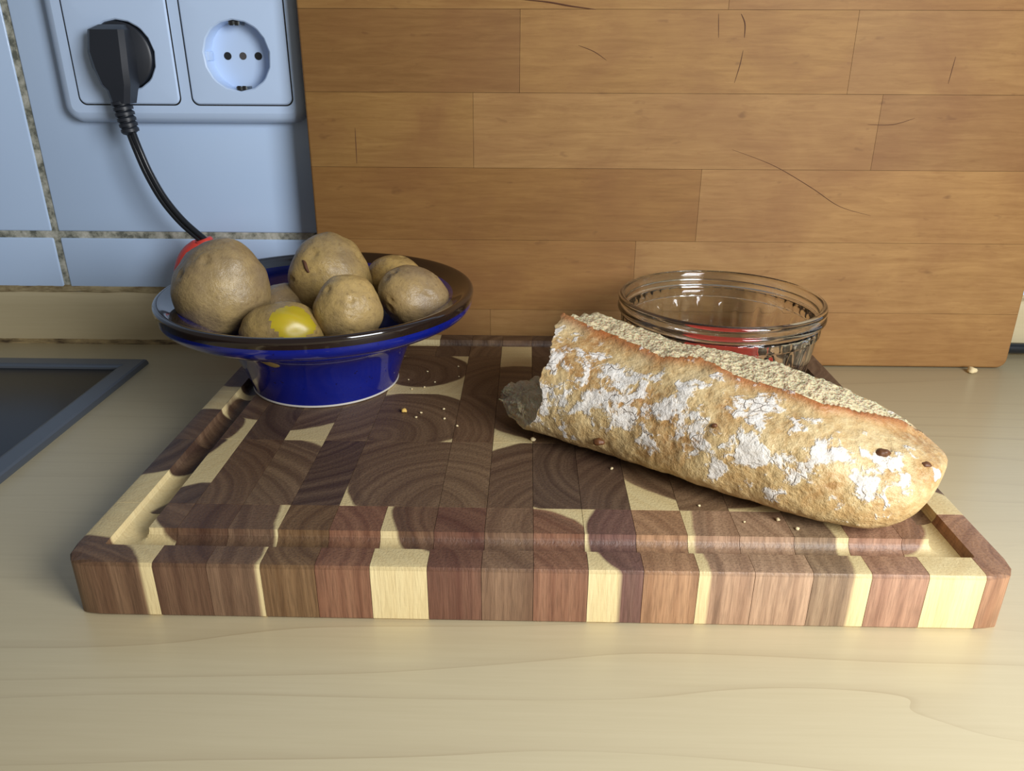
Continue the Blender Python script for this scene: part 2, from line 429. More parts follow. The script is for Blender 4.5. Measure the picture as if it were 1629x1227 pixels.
def leanpt(x, d, h): return (x, LY + d * cl + h * sn_, h * cl - d * sn_ + LT * sn_)   # d: depth into board, h: height up the board
for r in range(len(rows) - 1):
    xs = [LX0] + joints[r] + [LX1]
    for k in range(len(xs) - 1):
        gap = 0.008
        b = box_bm(xs[k] + (gap if k else 0), xs[k + 1] - (gap if k < len(xs) - 2 else 0), 0, LT, rows[r] + (gap if r else 0), rows[r + 1] - gap, 0.0)
        # rounded lower outer corner and eased outer edges
        ee = []
        for e in b.edges:
            a, c = e.verts
            mx, my, mz = (a.co.x + c.co.x) / 2, (a.co.y + c.co.y) / 2, (a.co.z + c.co.z) / 2
            if abs(a.co.y - c.co.y) > 1 and abs(mz) < .01 and (abs(mx - LX0) < .01 or abs(mx - LX1) < .01): ee.append(e)
        if ee: bmesh.ops.bevel(b, geom=ee, offset=0.55, segments=6, profile=0.5, affect='EDGES')
        fe = [e for e in b.edges if all(abs(q.co.y) < .001 for q in e.verts)]
        outer = [e for e in fe if all(q.co.z < .6 and r == 0 for q in e.verts) or all(abs(q.co.x - LX0) < .01 for q in e.verts) or all(abs(q.co.x - LX1) < .01 for q in e.verts)]
        inner = [e for e in fe if e not in outer]
        if outer: bmesh.ops.bevel(b, geom=outer, offset=0.14, segments=3, profile=0.5, affect='EDGES')
        for vv in b.verts: vv.co = Vector(leanpt(vv.co.x, vv.co.y, vv.co.z))
        o = bmobj('stave', b, M['beech'], lb)
        o['tone'] = tones[r][k]
def scratch(pts, w):
    path = catmull([Vector(leanpt(x, -0.004, h)) for x, h in pts], 6)
    n = len(path)
    v, f = tube_data(path, [w * 0.6 * (0.25 + 0.75 * math.sin(math.pi * (i + .5) / n)) for i in range(n)], 6)
    pyobj('knife_mark', v, f, M['scratch'], lb)
def hb(px, py):   # photo position of a mark on the leaning board -> board coordinates
    d = rt * ((px - 814.5) / F) + up * (-(py - 613.5) / F) + fw
    k = (LY + 0.3 - CY) / d.y
    for _ in range(4):
        h = CZ + d.z * k; k = (LY + h * sn_ / cl - CY) / d.y
    return (CX + d.x * k, (CZ + d.z * k) / cl)
for pts, wd in ([[(826, 1), (870, 5), (910, 12), (948, 17)], .07], [[(1143, 24), (1143, 62)], .03], [[(1179, 24), (1185, 40), (1184, 62)], .05],
                [[(1182, 82), (1177, 105), (1168, 134)], .035], [[(1520, 92), (1508, 135)], .03], [[(1165, 240), (1230, 265), (1290, 300), (1335, 330), (1385, 345)], .03],
                [[(1380, 200), (1420, 200), (1455, 190)], .03], [[(920, 74), (945, 84), (965, 98)], .03], [[(565, 205), (568, 262)], .03]):
    scratch([hb(*q) for q in pts], wd)

# ------------------------------------------------------------------ wall socket (double) on the tiles
PY = WALL_Y + 0.12                    # tile face
def rrect(x0, x1, z0, z1, r, n=8):
    pts = []
    for (cx, cz, a0) in ((x1 - r, z0 + r, -90), (x1 - r, z1 - r, 0), (x0 + r, z1 - r, 90), (x0 + r, z0 + r, 180)):
        for k in range(n + 1):
            a = math.radians(a0 + 90 * k / n); pts.append((cx + r * math.cos(a), cz + r * math.sin(a)))
    return pts
def plate(name, layers, mat, parent, cap=True, hole=None):
    # layers: list of (loop, y); loops share vertex counts; last layer is capped (optionally with round hole loop bridging)
    verts, faces = [], []
    n = len(layers[0][0])
    for lp, y in layers: verts += [(x, y, z) for x, z in lp]
    for i in range(len(layers) - 1):
        for k in range(n): faces.append((i * n + k, i * n + (k + 1) % n, (i + 1) * n + (k + 1) % n, (i + 1) * n + k))
    if cap: faces.append(tuple((len(layers) - 1) * n + k for k in range(n)))
    return pyobj(name, verts, faces, mat, parent, True, 35)
def shrink(x0, x1, z0, z1, r, d, n=8): return rrect(x0 + d, x1 - d, z0 + d, z1 - d, max(r - d, .02), n)
sk = empty('double_socket', -4.2, PY, 13.2); tag(sk, 'white double wall socket on the tiles above the blue bowl', 'socket')
fx0, fx1, fz0, fz1 = -11.05, 2.42, 13.22, 21.0
FY = PY - 0.95
plate('cover_frame', [(rrect(fx0, fx1, fz0, fz1, .95), PY + .02), (rrect(fx0, fx1, fz0, fz1, .95), PY - .40), (shrink(fx0, fx1, fz0, fz1, .95, .10), PY - .70),
                      (shrink(fx0, fx1, fz0, fz1, .95, .30), PY - .88), (shrink(fx0, fx1, fz0, fz1, .95, .55), FY)], M['plastic'], sk, cap=False)
INS = ((-9.93, -4.42), (-3.72, 1.72))
b = bmesh.new(); ee = []
for lp in [shrink(fx0, fx1, fz0, fz1, .95, .55)] + [rrect(a, c_, 14.22, 19.75, .38) for a, c_ in INS]:
    vs = [b.verts.new((x, FY, z)) for x, z in lp]; ee += [b.edges.new((vs[k], vs[(k + 1) % len(vs)])) for k in range(len(vs))]
bmesh.ops.triangle_fill(b, edges=ee, use_beauty=True, use_dissolve=False, normal=(0, -1, 0))
bmobj('frame_face', b, M['plastic'], sk)
wells = []
for (ix0, ix1) in ((-9.93, -4.42), (-3.72, 1.72)):
    iz0, iz1 = 14.22, 19.75
    cx, cz, wr = (ix0 + ix1) / 2 + 0.02, (iz0 + iz1) / 2 - .32, 1.76
    N = 36
    sq = rrect(ix0, ix1, iz0, iz1, .38, 8)
    sq = sq  # 36 points
    # gap shadow line + raised insert with round well
    def circ(r): 
        out = []
        for (x, z) in sq:
            a = math.atan2(z - (iz0 + iz1) / 2, x - (ix0 + ix1) / 2); out.append((a))
        return out
    ang = circ(1)
    # spread the angles evenly so that the well is round
    base = ang[0]; ring = [(cx + wr * math.cos(a), cz + wr * math.sin(a)) for a in ang]
    def mid(t): return [(x * (1 - t) + rx * t, z * (1 - t) + rz * t) for (x, z), (rx, rz) in zip(sq, ring)]
    fine = 4
    def densify(lp):
        o = []
        for k in range(len(lp)):
            a, b2 = lp[k], lp[(k + 1) % len(lp)]
            for j in range(fine): o.append((a[0] + (b2[0] - a[0]) * j / fine, a[1] + (b2[1] - a[1]) * j / fine))
        return o
    sqd = densify(sq)
    angd = [math.atan2(z - cz, x - cx) for x, z in sqd]
    rg = lambda r: [(cx + r * math.cos(a), cz + r * math.sin(a)) for a in angd]
    sh = lambda d: densify(shrink(ix0, ix1, iz0, iz1, .38, d))
    ins = plate('socket_insert', [(sh(0), FY + .10), (sh(0), FY - .04), (sh(.07), FY - .12), (sh(.16), FY - .13), (rg(wr + .07), FY - .13), (rg(wr), FY - .07), (rg(wr - .03), FY + .90)], M['plastic'], sk)
    gp = plate('gap_line', [(densify(rrect(ix0 - .07, ix1 + .07, iz0 - .07, iz1 + .07, .42)), FY - .004), (sh(-.0), FY - .004)], M['pinhole'], sk, cap=False)
    wells.append((cx, cz))
    if ix0 > -5:
        yb = FY + .89
        for dx, mt, nm, r in ((-.84, M['pinhole'], 'pin_hole', .20), (.84, M['pinhole'], 'pin_hole', .20), (0, M['screw'], 'screw', .19)):
            vv, ff = tube_data([Vector((cx + dx, yb - .02, cz)), Vector((cx + dx, yb + .06, cz))], r, 20); pyobj(nm, vv, ff, mt, ins)
        for sg in (1, -1):
            bb = box_bm(cx - .30, cx + .30, FY + .05, FY + .88, cz + sg * (wr - .14) - .10, cz + sg * (wr - .14) + .10, .03)
            e = bmobj('earth_clip', bb, M['clip'], ins)
            for q in (-.14, .14):
                bmobj('clip_slot', box_bm(cx + q - .08, cx + q + .08, FY + .02, FY + .10, cz + sg * (wr - .14) - .13, cz + sg * (wr - .14) + .13, 0), M['pinhole'], ins)
        for sg in (-1, 1):
            bmobj('guide_rib', box_bm(cx + sg * (wr - .06) - .10, cx + sg * (wr - .06) + .10, FY + .12, FY + .88, cz - .24, cz + .24, .04), M['plastic'], ins)

# ------------------------------------------------------------------ plug with cord and red coupling
pcx, pcz = wells[0]
pl = empty('power_plug', pcx, FY, pcz); tag(pl, 'black angled plug with cord ending in a red coupling', 'plug')
vv, ff = tube_data([Vector((pcx, FY + .8, pcz)), Vector((pcx, FY - .1, pcz)), Vector((pcx, FY - .28, pcz)), Vector((pcx, FY - .36, pcz))], [1.64, 1.66, 1.66, 1.56], 48)
pyobj('plug_base', vv, ff, M['black'], pl)
# flat body that stands off the base and narrows downwards
def plug_sec(z, xl, xr, yf, yb):
    return [(xl, yb, z), (xl + .02, yf + .25, z), (xl + .25, yf, z), (xr - .25, yf, z), (xr - .02, yf + .25, z), (xr, yb, z)]
secs = [plug_sec(pcz + 1.50, pcx - .80, pcx + .60, FY - .75, FY - .2), plug_sec(pcz + 1.25, pcx - 1.15, pcx + .80, FY - 1.25, FY - .2), plug_sec(pcz + .2, pcx - 1.22, pcx + .86, FY - 1.50, FY - .2),
        plug_sec(pcz - .6, pcx - 1.05, pcx + .84, FY - 1.58, FY - .2), plug_sec(pcz - 1.4, pcx - .82, pcx + .80, FY - 1.58, FY - .3), plug_sec(pcz - 1.7, pcx - .58, pcx + .72, FY - 1.55, FY - .45), plug_sec(pcz - 2.35, pcx - .48, pcx + .56, FY - 1.5, FY - .55)]
vv = [q for s in secs for q in s]; ff = []
for i in range(len(secs) - 1):
    for k in range(6): ff.append((i * 6 + k, i * 6 + (k + 1) % 6, (i + 1) * 6 + (k + 1) % 6, (i + 1) * 6 + k))
ff.append((5, 4, 3, 2, 1, 0)); ff.append(tuple((len(secs) - 1) * 6 + k for k in range(6)))
pyobj('plug_body', vv, ff, M['black'], pl, True, 30)
sy = FY - 1.02
path, rad = [], []
z = pcz - 2.2
for k in range(6):
    path += [Vector((pcx - .05 + .04 * k, sy, z)), Vector((pcx - .04 + .04 * k, sy, z - .05)), Vector((pcx - .03 + .04 * k, sy, z - .20)), Vector((pcx - .02 + .04 * k, sy, z - .25))]
    rr = .53 - .012 * k; rad += [.40, rr, rr, .40]; z -= .28
path.append(Vector((pcx + .2, sy, z - .05))); rad.append(.26)
vv, ff = tube_data(path, rad, 20); pyobj('strain_relief', vv, ff, M['black'], pl, True, 25)
def ony(px, py, Yq):
    d = rt * ((px - 814.5) / F) + up * (-(py - 613.5) / F) + fw; k = (Yq - CY) / d.y
    return (CX + d.x * k, Yq, CZ + d.z * k)
CP = [(pcx + .18, sy, z + .1), ony(219, 238, 23.6), ony(236, 276, 23.5), ony(260, 317, 23.35), ony(290, 353, 23.2), (-3.55, 23.05, 7.08)]
path = catmull([Vector(q) for q in CP], 10)
dx = Vector((.13, -.05, .07))
for s in (-1, 1):
    vv, ff = tube_data([q + dx * s for q in path], .155, 12); pyobj('cord', vv, ff, M['cable'], pl)
path = catmull([Vector(q) for q in ((-3.62, 23.05, 7.2), (-3.58, 23.05, 6.95), (-3.85, 23.0, 6.5), (-4.45, 22.95, 5.8), (-4.65, 23.0, 5.0), (-3.9, 23.3, 4.3), (-1.2, 23.7, 3.4), (0.6, 24.0, 2.4), (1.5, 24.1, 1.2), (1.6, 24.1, 0.75))], 5)
nn_ = len(path); rd_ = [min(.42 + .75 * i / nn_ * 2, .8) for i in range(nn_)]
vv, ff = tube_data(path, rd_, 24); pyobj('red_coupling', vv, ff, M['red'], pl)
pl.children[-1]['label'] = 'red coupling at the end of the cord'

# black cable on the worktop behind the leaning board
path = catmull([Vector(q) for q in ((38, 25.05, .34), (44, 25.0, .5), (52, 24.9, .34), (66, 24.7, .34), (84, 24.9, .34))], 8)
vv, ff = tube_data(path, .33, 12); o = pyobj('black_cable', vv, ff, M['cable']); tag(o, 'black cable lying along the upstand right of the leaning board', 'cable')

# ------------------------------------------------------------------ end-grain chopping board: every block its own part
cb = empty('chopping_board', BW / 2, BD / 2, 0); tag(cb, 'thick end-grain acacia chopping board with juice groove on the worktop', 'chopping board')
XS = [0, 2.94, 4.65, 6.35, 8.07, 9.8, 11.6, 13.3, 14.93, 16.64, 18.36, 20.07, 21.8, 23.6, 25.4, 27.15, 28.9, 30.0]
YS = [0, 3.53, 8.53, 13.43, 18.4, BD]
GO, GI, GD, CR = 0.98, 1.98, 0.46, 0.85
def sdf(x, y, r):
    # inner distance to the outline of the board with rounded corners
    qx, qy = abs(x - BW / 2) - (BW / 2 - r), abs(y - BD / 2) - (BD / 2 - r)
    return r - (math.hypot(max(qx, 0), max(qy, 0)) + min(max(qx, qy), 0))
def ztop(x, y):
    d = sdf(x, y, 1.15)
    z = T
    if GO < d < GI:
        q = (d - (GO + GI) / 2) / ((GI - GO) / 2); z -= GD * math.sqrt(max(0, 1 - q * q)) ** 0.8
    d0 = sdf(x, y, CR)
    if d0 < .14: z -= .14 - math.sqrt(max(0, .14 ** 2 - (.14 - max(d0, 0)) ** 2))
    return z
def clampc(x, y):
    qx, qy = abs(x - BW / 2) - (BW / 2 - CR), abs(y - BD / 2) - (BD / 2 - CR)
    if qx > 0 and qy > 0:
        l = math.hypot(qx, qy)
        if l > CR:
            x = BW / 2 + math.copysign(BW / 2 - CR + qx / l * CR, x - BW / 2); y = BD / 2 + math.copysign(BD / 2 - CR + qy / l * CR, y - BD / 2)
    return x, y
prof_d = [0, .02, .06, .14, .55, GO, GO + .015, GO + .05, GO + .12, GO + .22, GO + .36, (GO + GI) / 2, GI - .36, GI - .22, GI - .12, GI - .05, GI - .015, GI]
def lines(a, b, L):
    s = {round(a, 4), round(b, 4)}
    for d in prof_d:
        for q in (d, L - d):
            if a + .03 < q < b - .03: s.add(round(q, 4))
    s = sorted(s); out = [s[0]]
    for q in s[1:]:
        n = max(1, int((q - out[-1]) / .45)) if (min(a, L - b) < 2.2) else 1
        p0 = out[-1]
        for k in range(1, n + 1): out.append(p0 + (q - p0) * k / n)
    return out
DK, MD, RD, GD_, TN, PK = (94, 66, 50), (126, 94, 70), (138, 88, 66), (142, 106, 70), (176, 124, 88), (190, 140, 108)
front_tone = [MD, (106, 74, 56), (128, 98, 76), (126, 94, 62), (144, 98, 74), (120, 86, 64), (122, 80, 64), (140, 108, 84), (150, 104, 80), (130, 92, 84), (184, 140, 104), (192, 154, 124), (194, 158, 128), (166, 138, 110), (186, 142, 116), (176, 132, 104), (180, 134, 102)]
BIG = (0, 0, 900)
sap = {(0, 0): ((.2, -1.2, 2.6), (3.6, 3.6, 1.9)), (0, 1): ((-1.0, 8.5, 3.2), (3.2, 3.0, 2.0)), (0, 2): ((.6, 9.6, 1.85), (3.2, 12.6, 2.2)), (0, 3): ((1.0, 16, 2.0), None),
       (2, 0): ((-5, 1, 11.2), None), (2, 2): ((3.6, 13.8, 4.5), None), (2, 1): ((4.0, 4.6, 4.1), None), (4, 2): ((9.6, 10.8, 2.75), None), (4, 1): ((11.2, 5.6, 3.2), (8.6, 8.5, 2.4)),
       (4, 3): ((9.5, 16.5, 2.2), None), (5, 0): ((12.6, 3.2, 2.5), None), (7, 2): ((16.3, 12.8, 4.15), None), (7, 1): ((15.8, 4.9, 3.75), None), (8, 1): ((17.6, 7.0, 4.25), None),
       (8, 0): ((14.6, .9, 2.55), None), (9, 0): ((19.9, 2.2, 3.1), None), (10, 1): ((21.9, 8.0, 4.15), None), (7, 3): ((14.2, 14, 3.0), None), (7, 4): ((14.2, 22.5, 2.4), None),
       (11, 0): ((30, 1.5, 9.62), None), (13, 0): ((15, 1.5, 9.95), None), (15, 0): ((26.5, 3.6, 2.0), None), (12, 1): ((22.0, 6.5, 2.75), None), (16, 1): ((31, 6.5, 1.9), None),
       (10, 4): ((19, 19, 1.6), None), (13, 4): ((24, 18.6, 2.2), None), (15, 2): ((28.6, 11, 1.9), None), (4, 4): ((9.2, 19.0, 1.7), None)}
wide = {(4, 1), (4, 2), (4, 3)}
rb = random.Random(11)
for r in range(5):
    c = 0
    while c < 17:
        c1 = c + 2 if (c, r) in wide else c + 1
        x0, x1, y0, y1 = XS[c], XS[c1], YS[r], YS[r + 1]
        gx = .008
        xl = lines(x0 + (gx if c else 0), x1 - (gx if c1 < 17 else 0), BW); yl = lines(y0 + (gx if r else 0), y1 - (gx if r < 4 else 0), BD)
        nx, ny = len(xl), len(yl); verts, faces = [], []
        for y in yl:
            for x in xl:
                X2, Y2 = clampc(x, y); verts.append((X2, Y2, ztop(X2, Y2)))
        for j in range(ny - 1):
            for i in range(nx - 1): faces.append((j * nx + i, j * nx + i + 1, (j + 1) * nx + i + 1, (j + 1) * nx + i))
        loop = [i for i in range(nx)] + [j * nx + nx - 1 for j in range(1, ny)] + [(ny - 1) * nx + i for i in range(nx - 2, -1, -1)] + [j * nx for j in range(ny - 2, 0, -1)]
        b0 = len(verts)
        for q in loop: verts.append((verts[q][0], verts[q][1], .10))
        b1 = len(verts); cxm, cym = (x0 + x1) / 2, (y0 + y1) / 2
        for q in loop:
            X2, Y2 = verts[q][0], verts[q][1]; s = max(0, .10 - max(0, sdf(X2, Y2, CR)))
            verts.append((X2 + math.copysign(s, BW / 2 - X2) * (1 if min(X2, BW - X2) < .1 else 0), Y2 + math.copysign(s, BD / 2 - Y2) * (1 if min(Y2, BD - Y2) < .1 else 0), 0.0))
        n = len(loop)
        for k in range(n):
            k2 = (k + 1) % n
            faces.append((loop[k2], loop[k], b0 + k, b0 + k2)); faces.append((b0 + k2, b0 + k, b1 + k, b1 + k2))
        faces.append(tuple(b1 + k for k in reversed(range(n))))
        o = pyobj('wood_block', verts, faces, M['block'], cb, True, 28)
        # the material reads block positions in board space: object space is shifted by the parent
        o.location = -cb.location
        if r == 0: tn = front_tone[c]
        else: tn = rb.choice([(114, 86, 66), (98, 74, 60), (126, 98, 74), (120, 90, 66), (108, 84, 68), (134, 106, 80)])
        if r > 0 and x0 > 15: tn = tuple(min(255, int(q * 1.08)) for q in tn)
        o['tone'] = rgb(*tn)[:3]
        side = rb.choice((-1, 1)); o['ring'] = (cxm + side * rb.uniform(1.5, 4.5), cym + rb.uniform(-4, 4), rb.uniform(.6, 1.1))
        a, b_ = sap.get((c, r), (BIG, None)); b_ = b_ or (a[0], a[1], 0.0)
        if a is BIG: b_ = BIG
        o['sap_a'] = tuple(float(q) for q in a); o['sap_b'] = tuple(float(q) for q in b_)
        if (c, r) in sap: o['ring'] = (cxm + (a[0] - cxm) * 2.2 - .8, cym + (a[1] - cym) * 2.2 - 1.5, .9)
        c = c1

# ------------------------------------------------------------------ blue stoneware bowl
BX, BY = 4.88, 15.1
bowl = empty('stoneware_bowl', BX, BY, T); tag(bowl, 'cobalt blue glazed bowl with dark brown rim holding potatoes', 'bowl')
def smoothprof(pts, n=6): return [(max(q.x, 0), q.y) for q in catmull([Vector((a, b, 0)) for a, b in pts], n)]
outer = smoothprof([(3.46, .12), (3.54, .40), (3.78, 1.1), (4.12, 1.9), (4.5, 2.5), (5.15, 2.95), (6.1, 3.25), (6.85, 3.62), (7.12, 3.90), (7.19, 4.18)])
rimp = smoothprof([(7.19, 4.18), (7.23, 4.42), (7.20, 4.57), (7.08, 4.64), (6.9, 4.60), (6.55, 4.42), (6.25, 4.27)], 5)
inner = smoothprof([(6.25, 4.27), (5.6, 3.9), (4.9, 3.4), (4.35, 2.7), (3.95, 1.8), (3.5, .95), (2.6, .55), (0, .5)])
def open_lathe(name, prof, mat, parent):
    n = 144; verts = [(BX + r * math.cos(2 * math.pi * k / n), BY + r * math.sin(2 * math.pi * k / n), T + z) for r, z in prof for k in range(n)]
    faces = [(i * n + k, i * n + (k + 1) % n, (i + 1) * n + (k + 1) % n, (i + 1) * n + k) for i in range(len(prof) - 1) for k in range(n)]
    return pyobj(name, verts, faces, mat, parent, True, 0)
open_lathe('outer_wall', outer, M['blue'], bowl); open_lathe('rim', rimp, M['rim'], bowl); bowl.children[-1]['label'] = 'dark brown glazed rim'
open_lathe('inner_wall', inner, M['blue'], bowl)
lathe('foot_ring', [(2.9, .16), (2.95, 0), (3.40, 0), (3.48, .05), (3.48, .12), (3.40, .16)], BX, BY, T, M['foot'], bowl, 96, True)
lathe('base', [(0.0, .10), (2.95, .10), (2.95, .16), (0.0, .16)], BX, BY, T, M['blue'], bowl, 64)

# ------------------------------------------------------------------ potatoes
def potato(pos, rad, rot, seed, label, tone, eyes=5, peel=None):
    n, m = 40, 56
    rr = random.Random(seed); off = Vector((seed * 7.3, seed * 3.1, seed * 1.9))
    R = Matrix.Rotation(math.radians(rot[2]), 3, 'Z') @ Matrix.Rotation(math.radians(rot[0]), 3, 'X') @ Matrix.Rotation(math.radians(rot[1]), 3, 'Y')
    ed = []
    for _ in range(eyes):
        d = Vector((rr.uniform(-1, 1), rr.uniform(-1.0, .3), rr.uniform(-.4, 1))).normalized(); ed.append((d, rr.uniform(.10, .17)))
    verts, faces = [], []
    for i in range(n + 1):
        th = math.pi * i / n
        for k in range(m):
            ph = 2 * math.pi * k / m
            d = Vector((math.sin(th) * math.cos(ph), math.sin(th) * math.sin(ph), math.cos(th)))
            s = 1 + .095 * noise.noise(d * 1.1 + off) + .03 * noise.noise(d * 3.2 + off)
            q = R @ Vector((d.x * rad[0] * s, d.y * rad[1] * s, d.z * rad[2] * s))
            dd = q.normalized()
            for e, w in ed:
                a = dd.angle(e, 0)
                if a < w * 2: q *= 1 - .075 * math.exp(-(a / (w * .55)) ** 2) + .018 * math.exp(-((a - w) / (w * .35)) ** 2)
            verts.append((q.x, q.y, q.z))
    for i in range(n):
        for k in range(m): faces.append((i * m + k, i * m + (k + 1) % m, (i + 1) * m + (k + 1) % m, (i + 1) * m + k))
    root_faces, flesh = faces, []
    if peel:
        pd, pw = Vector(peel[0]).normalized(), peel[1]
        root_faces = []
        for f in faces:
            c = sum((Vector(verts[q]) for q in f), Vector()) / 4
            (flesh if c.normalized().angle(pd, 0) < pw + .10 * noise.noise(c * 1.4) else root_faces).append(f)
    def build(name, fs, mat):
        me = bpy.data.meshes.new(name); me.from_pydata([V(*q) for q in verts], [], fs); me.update()
        b = bmesh.new(); b.from_mesh(me); bmesh.ops.delete(b, geom=[q for q in b.verts if not q.link_faces], context='VERTS')
        bmesh.ops.remove_doubles(b, verts=b.verts, dist=1e-7); bmesh.ops.recalc_face_normals(b, faces=b.faces) if not peel else None
        b.to_mesh(me); b.free()
        return link(name, me, mat, None, True, 0)
    o = build('potato', root_faces, mat_potato(seed)); o.location = V(*pos); o['tone'] = tone
    tag(o, label, 'potato', 'boiled potatoes in the blue bowl')
    if flesh:
        fo = build('bare_flesh', flesh, M['flesh']); fo.parent = o; fo['label'] = 'bare yellow flesh where the skin has come off'
    return o
potato((1.06, 13.3, 7.12), (2.18, 2.0, 2.22), (10, 8, 20), 1, 'largest potato, greyish brown, at the left rim of the blue bowl', (.92, .92, .92), 3)
potato((5.03, 16.6, 6.75), (2.0, 1.8, 2.12), (-12, 8, 30), 2, 'potato with a split in its skin, rear middle of the blue bowl', (1.05, 1.02, .88), 6)
potato((6.79, 12.6, 6.40), (1.50, 1.45, 1.62), (8, 14, -15), 3, 'small potato at front middle, overlapping the split-skinned one', (1.05, 1.02, .94), 6)
potato((9.38, 14.9, 6.36), (1.66, 1.5, 1.42), (0, 22, 10), 4, 'potato farthest right in the blue bowl, resting at the rim', (.98, .94, .90), 7)
potato((8.0, 18.0, 6.32), (1.45, 1.35, 1.30), (0, 10, 0), 5, 'half-hidden golden potato at the back, behind the rightmost potato', (1.10, 1.02, .78), 2)
potato((4.05, 11.75, 5.62), (1.75, 1.45, 1.42), (0, 4, 10), 6, 'potato with bare yellow flesh behind the front rim', (1.0, .96, .74), 2, ((.55, -.62, .62), .62))
potato((2.95, 15.6, 5.45), (1.6, 1.3, 1.25), (0, 0, 30), 7, 'deep-lying potato showing a sliver behind the yellow-fleshed one', (.86, .84, .84), 1)

sp = bpy.data.objects['potato.001']
path = [Vector((-.85, -1.42, 1.28)), Vector((-.72, -1.50, 1.16)), Vector((-.62, -1.60, .92)), Vector((-.50, -1.68, .74))]
def onskin(q):
    best = min(sp.data.vertices, key=lambda v_: (v_.co / U).normalized().angle(q.normalized())); return q.normalized() * ((best.co / U).length + .005)
path = catmull([onskin(q) for q in path], 5); nn_ = len(path)
vv, ff = tube_data(path, [.03 + .055 * math.sin(math.pi * (i + .3) / nn_) for i in range(nn_)], 8)
me = bpy.data.meshes.new('skin_split'); me.from_pydata([V(*q) for q in vv], [], ff); me.update()
so = link('skin_split', me, M['scratch'], None, True, 0); so.parent = sp; so['label'] = 'dark split in the skin'

# ------------------------------------------------------------------ pressed glass bowl with a red piece in it
GX_, GY_ = 24.25, 17.45
gb = empty('glass_bowl', GX_, GY_, T); tag(gb, 'clear pressed glass bowl with ribbed sides behind the bread', 'bowl')
n = 240
op = [(4.05, .0), (4.35, .06), (4.46, .25), (4.56, .9), (4.68, 1.7), (4.76, 2.25), (4.78, 2.32), (4.84, 2.36), (4.86, 2.42), (4.86, 2.72), (4.84, 2.80), (4.80, 2.84), (4.82, 2.90), (4.95, 2.94), (5.03, 3.02), (5.05, 3.12), (5.02, 3.22), (4.96, 3.27), (4.98, 3.34), (5.02, 3.44), (5.03, 3.56), (4.99, 3.68), (4.90, 3.75), (4.80, 3.74), (4.72, 3.66)]
ip = [(4.68, 3.5), (4.66, 3.1), (4.62, 2.85), (4.52, 2.70), (4.46, 2.3), (4.38, 1.6), (4.26, .9), (4.10, .5), (3.8, .34), (2.5, .30), (0.0, .30)]
def flutes(r, z, k):
    if 2.38 < z < 2.80 and r > 4.7: return -.05 if (k % 5) in (0,) else 0.0
    if .35 < z < 2.4 and 3.9 < r < 4.45: return -.15 * (.45, 1, 1, .45, 0, 0, 0, 0, 0, 0)[k % 10] * min(1, (2.4 - z) * 2, (z - .30) * 2)
    return 0.0
verts, faces = [], []
pp = smoothprof(op, 2) + smoothprof(ip, 3)
bot = [(0.0, .09), (3.9, .09), (3.98, 0.0)]
full = bot + pp
lathe('glass_body', full, GX_, GY_, T, M['glass'], gb, n, False, 60, flutes)
# red plastic lid lying in the bowl
lid = lathe('red_lid', [(0, .0), (2.0, .0), (2.1, .06), (2.1, .60), (2.0, .70), (1.85, .70), (1.8, .58), (0, .56)], GX_ - .1, GY_ - 1.5, T + .38, M['red'], None, 72)
tag(lid, 'red plastic lid lying in the bottom of the glass bowl', 'lid')

# ------------------------------------------------------------------ half loaf of bread
Q = [16.103, 11.721, -0.616, 15.272, -0.065, 0.851, 2.213, 0.90]; LA = [3.729, 3.506, 3.484, 3.291, 2.5]; LB = [4.559, 4.15, 4.137, 3.702, 2.5]
ua = Vector((math.cos(Q[2]), math.sin(Q[2]), 0)); va = Vector((-ua.y, ua.x, 0))
def interp(x, tab):
    for (a, fa), (b, fb) in zip(tab, tab[1:]):
        if x <= b: return fa + (fb - fa) * max(0, (x - a)) / (b - a)
    return tab[-1][1]
def cr1(k, W):
    n = len(W) - 1; f = min(max(k * n, 0), n - 1e-9); i = int(f); t = f - i
    gq = lambda j: W[min(max(j, 0), n)]
    a, b, c, d = gq(i - 1), gq(i), gq(i + 1), gq(i + 2)
    return .5 * ((2 * b) + (-a + c) * t + (2 * a - 5 * b + 4 * c - d) * t * t + (-a + 3 * b - 3 * c + d) * t ** 3)
RIDGE = [(0, 90), (.13, 96), (.23, 98), (.32, 102), (.40, 102), (.47, 98), (.55, 105), (.62, 102), (.74, 102), (.80, 94), (.85, 86), (.90, 76), (.94, 62), (1.0, 58)]
BACK = [(0, 52), (.5, 52), (.8, 56), (.94, 61), (1.0, 62)]
EDGE = [(0, .0), (60, .02), (90, .01), (115, .055), (135, .085), (158, .085), (172, .11), (190, .07), (205, .035), (235, .02), (300, .0), (360, .0)]
def loaf_point(s, deg, e0=None):
    t = math.radians(deg); c, sn = math.cos(t), math.sin(t)
    sx = math.copysign(abs(c) ** .85, c); sz = .4 + .6 * abs(sn) ** .9 if sn > 0 else .4 - .4 * abs(sn) ** .55
    a, b = cr1(s, LA), cr1(s, LB)
    e = 1.0 if s < Q[5] else max(0, 1 - ((s - Q[5]) / (1 - Q[5])) ** Q[6]) ** (1 / Q[6])
    p = Vector((Q[0], Q[1], 0)) + ua * Q[3] * s + va * (Q[4] * 4 * s * (1 - s) + sx * a * e)
    p.z = T + b * (sz * e + Q[7] * (1 - e))
    ctr = Vector((Q[0], Q[1], 0)) + ua * Q[3] * s; ctr.z = T + b * .42
    return p, (p - ctr).normalized() if (p - ctr).length > 1e-6 else ua
NS, NT_ = 250, 216
lv, la, lt_, lr, lf = [], [], [], [], []
